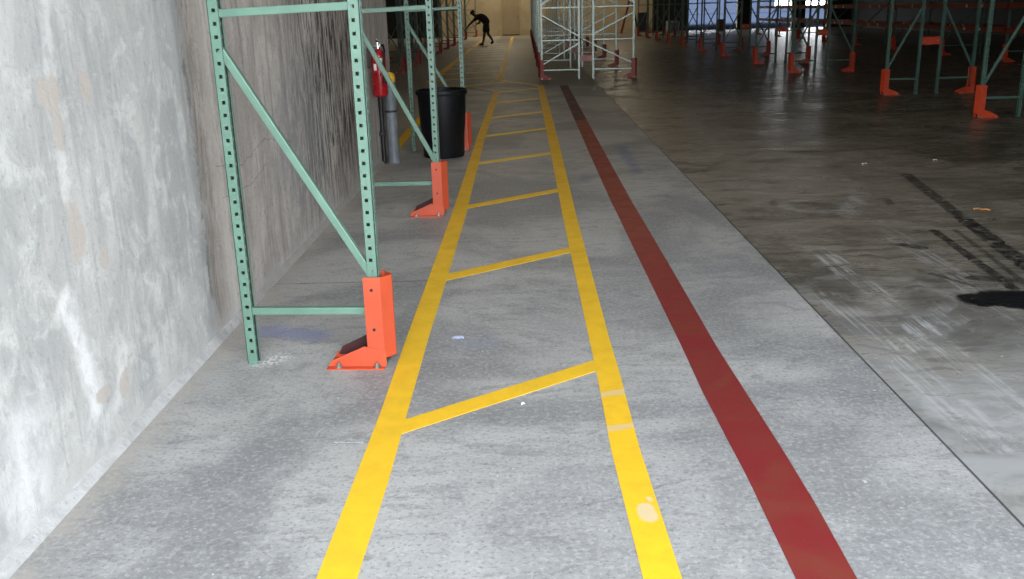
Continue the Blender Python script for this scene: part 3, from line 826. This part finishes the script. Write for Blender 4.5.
def tank_label(name, a0, a1, z0, z1, mat):
    b = MB()
    n = 10
    A = [];
    for i in range(n + 1):
        a = a0 + (a1 - a0) * i / n
        A.append([b.b.verts.new((r * math.cos(a), r * math.sin(a), z)) for r, z in ((0.0692, z0), (0.0692, z1), (0.0702, z1), (0.0702, z0))])
    for p, q in zip(A, A[1:]):
        for k in range(4):
            b.b.faces.new((p[k], q[k], q[(k + 1) % 4], p[(k + 1) % 4]))
    b.b.faces.new(A[0][::-1]); b.b.faces.new(A[-1])
    return obj(name, b, mat, ex)
tank_label('instruction_label', -1.35, -0.55, 0.245, 0.35, M['label'])['label'] = 'cream instruction label'
tank_label('inspection_tag', -2.15, -1.75, 0.24, 0.30, M['white'])['label'] = 'small white tag'
tank_label('tank_strap', -PI + 0.01, PI - 0.01, 0.19, 0.215, M['black_plastic'])['label'] = 'black retaining strap'
obj('wall_bracket', MB().box(-0.108, -0.082, -0.016, 0.016, 0.26, 0.44).box(-0.105, -0.02, -0.012, 0.012, 0.435, 0.447), M['black_pipe'], ex, bevel=0.002)

# ------------------------------------------------------------------ litter
def scrap(name, label, loc, rz, mat, w, d):
    b = MB()
    n = 5
    rows = []
    rnd = random.Random(hash(label) % 1000 if False else len(label))
    for i in range(n + 1):
        xx = -w / 2 + w * i / n
        zz = 0.002 + 0.006 * abs(math.sin(i * 1.9))
        e = d / 2 * (0.7 + 0.3 * rnd.random())
        rows.append([b.b.verts.new(p) for p in ((xx, -e, zz), (xx, e, zz + 0.002), (xx, e, zz + 0.0035), (xx, -e, zz + 0.0015))])
    for p, q in zip(rows, rows[1:]):
        for k in range(4): b.b.faces.new((p[k], q[k], q[(k + 1) % 4], p[(k + 1) % 4]))
    b.b.faces.new(rows[0][::-1]); b.b.faces.new(rows[-1])
    o = obj(name, b, mat); o.location = loc; o.rotation_euler = (0, 0, rz)
    return tag(o, label, 'scrap')
scrap('plastic_scrap', 'small pale blue scrap on the floor inside the near walkway', (-0.342, 4.05, 0), 0.1, M['scrap_blue'], 0.055, 0.03)
scrap('tape_scrap', 'curl of orange tape lying on the dark floor at right', (3.22, 6.53, 0), -0.5, M['scrap_orange'], 0.11, 0.035)
scrap('paper_scrap', 'tiny white scrap on the floor below the nearest cross bar', (-0.039, 3.285, 0), 0.6, M['white'], 0.014, 0.012)
scrap('paper_scrap', 'small white scrap on the dark floor left of the tyre marks', (3.11, 8.59, 0), 0.2, M['white'], 0.05, 0.03)
scrap('paper_scrap', 'small white scrap on the dark floor above the black tyre mark', (3.80, 8.7, 0), 0.2, M['white'], 0.035, 0.03)

# ------------------------------------------------------------------ person bent over a pole
def skin_mesh(name, verts, edges, mat, parent, subdiv=2, root=0):
    me = bpy.data.meshes.new(name)
    me.from_pydata([v[0] for v in verts], edges, [])
    me.materials.append(mat)
    o = link(name, me, parent)
    sk = o.modifiers.new('skin', 'SKIN')
    sk.use_smooth_shade = True
    sv = me.skin_vertices[0].data
    for i, v in enumerate(verts):
        r = v[1]
        sv[i].radius = r if isinstance(r, tuple) else (r, r)
        sv[i].use_root = (i == root)
    sb = o.modifiers.new('sub', 'SUBSURF'); sb.levels = subdiv; sb.render_levels = subdiv
    dg = bpy.context.evaluated_depsgraph_get()
    me2 = bpy.data.meshes.new_from_object(o.evaluated_get(dg), depsgraph=dg)
    o.modifiers.clear(); o.data = me2
    for p in me2.polygons: p.use_smooth = True
    if not me2.materials: me2.materials.append(mat)
    return o

pe = thing('person', 'person in black cap, shirt and shorts bent forward holding a thin pole', 'person', (-1.66, 41.3, 0))
V, E = [], []
def v(x, y, z, r, prev=None):
    V.append(((x + 1.72, y, z), r))
    if prev is not None: E.append((prev, len(V) - 1))
    return len(V) - 1
pel = v(-1.72, 0, 0.92, 0.105)
ab = v(-1.775, 0, 1.06, 0.115, pel)
ch = v(-1.92, 0, 1.155, (0.165, 0.14), ab)
sh = v(-2.06, 0, 1.19, (0.15, 0.115), ch)
nk = v(-2.165, 0, 1.225, 0.055, sh)
hd = v(-2.225, 0, 1.265, 0.078, nk)
ht = v(-2.285, 0, 1.335, 0.092, hd)
hc = v(-2.30, 0, 1.375, 0.075, ht)
nose = v(-2.385, 0, 1.285, 0.014, ht)
for s in (-1, 1): v(-2.255, s * 0.098, 1.30, 0.016, ht)           # ears
def leg(s, pts):
    p = pel
    for x, z, r in pts: p = v(x, s, z, r, p)
    return p
leg(-0.095, [(-1.745, 0.80, 0.082), (-1.80, 0.50, 0.07), (-1.815, 0.42, 0.068), (-1.875, 0.10, 0.045), (-1.93, 0.05, 0.038), (-2.02, 0.035, 0.030)])
leg(0.095, [(-1.70, 0.80, 0.082), (-1.665, 0.51, 0.07), (-1.63, 0.43, 0.068), (-1.475, 0.205, 0.045), (-1.485, 0.13, 0.038), (-1.535, 0.05, 0.030)])
def arm(s, pts):
    p = sh
    for x, y, z, r in pts: p = v(x, y, z, r, p)
    return p
hn = arm(-1, [(-2.09, -0.17, 1.16, 0.055), (-2.26, -0.20, 1.02, 0.054), (-2.40, -0.19, 0.90, 0.046), (-2.58, -0.11, 0.70, 0.028), (-2.62, -0.08, 0.655, 0.032)])
hf = arm(1, [(-2.05, 0.17, 1.15, 0.055), (-2.00, 0.24, 1.03, 0.054), (-2.02, 0.23, 0.93, 0.046), (-2.10, 0.09, 0.905, 0.028), (-2.13, 0.05, 0.895, 0.032)])
def fingers(h, dx, dz):
    bx, by, bz = V[h][0]; bx -= 1.72
    sg = 1 if by < 0 else -1
    for k, ln in enumerate((0.030, 0.036, 0.034, 0.026)):
        oy = sg * 0.012
        a = v(bx + dx * (k - 1.5) * 0.016 - 0.02 * dx, by + sg * 0.03, bz + dz * (k - 1.5) * 0.016 + 0.022, 0.009, h)
        b = v(bx + dx * (k - 1.5) * 0.016, by + sg * 0.055, bz + dz * (k - 1.5) * 0.016 + 0.005, 0.0085, a)
        v(bx + dx * (k - 1.5) * 0.016 + 0.005, by + sg * (0.05), bz + dz * (k - 1.5) * 0.016 - ln * 0.6, 0.0075, b)
    t1 = v(bx + 0.03 * dx, by + sg * 0.02, bz - 0.025, 0.011, h)
    v(bx + 0.01 * dx, by + sg * 0.05, bz - 0.03, 0.009, t1)
fingers(hn, -0.9, -0.43); fingers(hf, -0.9, -0.43)
skin_mesh('body', V, E, M['skin'], pe, 2)
# shirt: torso and short sleeves
V, E = [], []
z_ = v(-1.70, 0, 0.86, 0.178); a = v(-1.72, 0, 0.96, 0.182, z_); b = v(-1.785, 0, 1.075, 0.19, a); c = v(-1.92, 0, 1.17, 0.19, b); d2 = v(-2.05, 0, 1.19, 0.145, c); v(-2.135, 0, 1.213, 0.08, d2)
e = v(-2.09, -0.17, 1.16, 0.085, d2); v(-2.25, -0.199, 1.03, 0.075, e)
e = v(-2.05, 0.17, 1.15, 0.085, d2); v(-2.002, 0.237, 1.045, 0.075, e)
skin_mesh('shirt', V, E, M['cloth'], pe, 2)
# shorts
V, E = [], []
w = v(-1.735, 0, 0.985, 0.165); a = v(-1.715, 0, 0.90, 0.165, w)
e = v(-1.745, -0.09, 0.79, 0.120, a); f = v(-1.785, -0.10, 0.62, 0.105, e); v(-1.80, -0.097, 0.53, 0.100, f)
e = v(-1.70, 0.09, 0.79, 0.120, a); f = v(-1.675, 0.10, 0.63, 0.105, e); v(-1.668, 0.097, 0.54, 0.100, f)
skin_mesh('shorts', V, E, M['cloth'], pe, 2)
for s, pts in ((-0.095, ((-1.845, 0.075), (-1.90, 0.052), (-1.98, 0.04), (-2.055, 0.032))), (0.095, ((-1.44, 0.17), (-1.47, 0.125), (-1.515, 0.08), (-1.565, 0.038)))):
    V, E = [], []
    p = None
    for k, (x, z) in enumerate(pts): p = v(x, s, z, (0.062, 0.062, 0.055, 0.040)[k], p)
    skin_mesh('shoe', V, E, M['shoe'], pe, 2)
cap = MB().lathe([(0.0, 0.112), (0.05, 0.104), (0.09, 0.075), (0.108, 0.03), (0.128, -0.01), (0.104, -0.01), (0.0, 0.02)], 20)
cp_ = obj('cap', cap, M['cloth'], pe, smooth=True)
cp_.location = (-0.558, 0, 1.348); cp_.rotation_euler = (0, math.radians(-30), 0)
bill = MB().prism([(-0.09, -0.075), (-0.16, -0.06), (-0.195, -0.03), (-0.205, 0.0), (-0.195, 0.03), (-0.16, 0.06), (-0.09, 0.075)], 'z', -0.012, -0.004)
obj('cap_brim', bill, M['cloth'], cp_)
for s in (-1, 1):
    obj('eye', MB().lathe([(0, -0.011), (0.009, -0.006), (0.011, 0), (0.009, 0.006), (0, 0.011)], 10), M['white'], pe, smooth=True).location = (-0.643, s * 0.036, 1.288)
po = thing('pole', 'thin grey pole held in both hands of the bent person', 'pole', (-2.30, 41.3, 0.76))
dv = Vector((-0.63, -0.12, -0.27)).normalized()
obj('pole_shaft', MB().tube([(0.45 * -dv.x, 0.45 * -dv.y, 0.45 * -dv.z), (0.62 * dv.x, 0.62 * dv.y, 0.62 * dv.z)], 0.013, 10), M['pole'], po, smooth=True)
obj('pole_grip', MB().tube([tuple(-dv * 0.46), tuple(-dv * 0.30)], 0.017, 10), M['black_plastic'], po, smooth=True)

# ------------------------------------------------------------------ things at the far end
la = thing('step_ladder', 'red and black step ladder standing open by the back wall', 'step ladder', (5.75, 53.6, 0))
for s in (-1, 1):
    obj('front_rail', MB().bar((-0.42, s * 0.22, 0), (0.08, s * 0.15, 1.95), 0.03, 0.075), M['ladder_red'], la)
    obj('rear_rail', MB().bar((0.55, s * 0.22, 0), (0.10, s * 0.15, 1.92), 0.025, 0.04), M['ladder_black'], la)
for k in range(6):
    f = (k + 1) / 7
    obj('step', MB().box(-0.42 + 0.5 * f - 0.04, -0.42 + 0.5 * f + 0.05, -0.2 + 0.06 * f, 0.2 - 0.06 * f, 1.95 * f - 0.012, 1.95 * f + 0.012), M['ladder_black'], la)
obj('ladder_cap', MB().box(-0.02, 0.20, -0.19, 0.19, 1.92, 1.98), M['ladder_black'], la)
ca = thing('cabinet', 'black cabinet standing against the back wall beside the ladder', 'cabinet', (6.68, 54.9, 0))
obj('cabinet_body', MB().box(-0.27, 0.27, -0.25, 0.25, 0.03, 1.08), M['dark_box'], ca, bevel=0.01)
dr = obj('cabinet_door', MB().box(-0.25, 0.25, -0.27, -0.252, 0.08, 1.05), M['dark_box'], ca, bevel=0.004)
obj('handle', MB().box(0.17, 0.19, -0.285, -0.27, 0.5, 0.66), M['chrome'], dr)
for x in (-0.2, 0.2):
    obj('leg', MB().box(x - 0.03, x + 0.03, -0.2, 0.2, 0.0, 0.03), M['dark_box'], ca)
pw = thing('wrapped_pallet', 'pale wrapped pallet load standing far back among the right racks', 'pallet load', (7.95, 52.2, 0))
obj('wrapped_load', MB().box(-0.3, 0.3, -0.4, 0.4, 0.14, 0.62), M['wrap'], pw, bevel=0.04)
q = MB()
for yy in (-0.35, 0, 0.35): q.box(-0.35, 0.35, yy - 0.05, yy + 0.05, 0.0, 0.10)
for xx in (-0.3, -0.1, 0.1, 0.3): q.box(xx - 0.05, xx + 0.05, -0.42, 0.42, 0.10, 0.125)
obj('pallet', q, M['pole'], pw)
db = thing('storage_tub', 'dark maroon tub standing in front of the left dock opening', 'tub', (10.75, 53.4, 0))
obj('tub_body', MB().prism([(-0.16, 0.0), (0.16, 0.0), (0.19, 0.58), (-0.19, 0.58)], 'y', -0.2, 0.2), M['maroon'], db, bevel=0.01)
obj('tub_lid', MB().box(-0.21, 0.21, -0.22, 0.22, 0.58, 0.63), M['maroon'], db, bevel=0.01)

# ------------------------------------------------------------------ daylight and added fill lights
W = bpy.data.worlds.new('sky'); S.world = W
W.use_nodes = True
bg = W.node_tree.nodes['Background']
tcn = W.node_tree.nodes.new('ShaderNodeTexCoord')
sp = W.node_tree.nodes.new('ShaderNodeSeparateXYZ')
W.node_tree.links.new(tcn.outputs['Generated'], sp.inputs[0])
rp = W.node_tree.nodes.new('ShaderNodeValToRGB')
rp.color_ramp.elements[0].position = 0.0; rp.color_ramp.elements[0].color = (0.945, 0.97, 1.0, 1)
rp.color_ramp.elements[1].position = 0.6; rp.color_ramp.elements[1].color = (0.80, 0.89, 1.0, 1)
W.node_tree.links.new(sp.outputs[2], rp.inputs[0])
W.node_tree.links.new(rp.outputs[0], bg.inputs['Color'])
bg.inputs['Strength'].default_value = 11.0

def area(name, loc, rot, sx, sy_, power, col=(1, 1, 1), portal=False):
    l = bpy.data.lights.new(name, 'AREA')
    l.shape = 'RECTANGLE'; l.size = sx; l.size_y = sy_; l.energy = power; l.color = col
    if portal: l.cycles.is_portal = True
    o = bpy.data.objects.new(name, l); COL.objects.link(o)
    o.location = loc; o.rotation_euler = rot
    return o
area('dock_portal', ((DX0 + DX1) / 2, FY + 0.02, DH / 2), (PI / 2, 0, 0), DX1 - DX0, DH, 0, portal=True)
for o in OPEN:
    area('back_portal', ((o[0] + o[1]) / 2, YB - 0.05, OH / 2), (-PI / 2, 0, 0), o[1] - o[0], OH, 0, portal=True)
for x, y, p in ((-1.2, 52.5, 300), (5.0, 52.5, 120), (-1.2, 40, 35), (-0.6, 25, 20), (0.0, 13.5, 42), (0.4, 7.0, 32), (4.0, 34, 25)):  # unseen warm fills added to brighten the back wall and mid floor
    area('ceiling_fill', (x, y, 6.6), (0, 0, 0), 0.5, 0.5, p, (1.0, 0.86, 0.62))
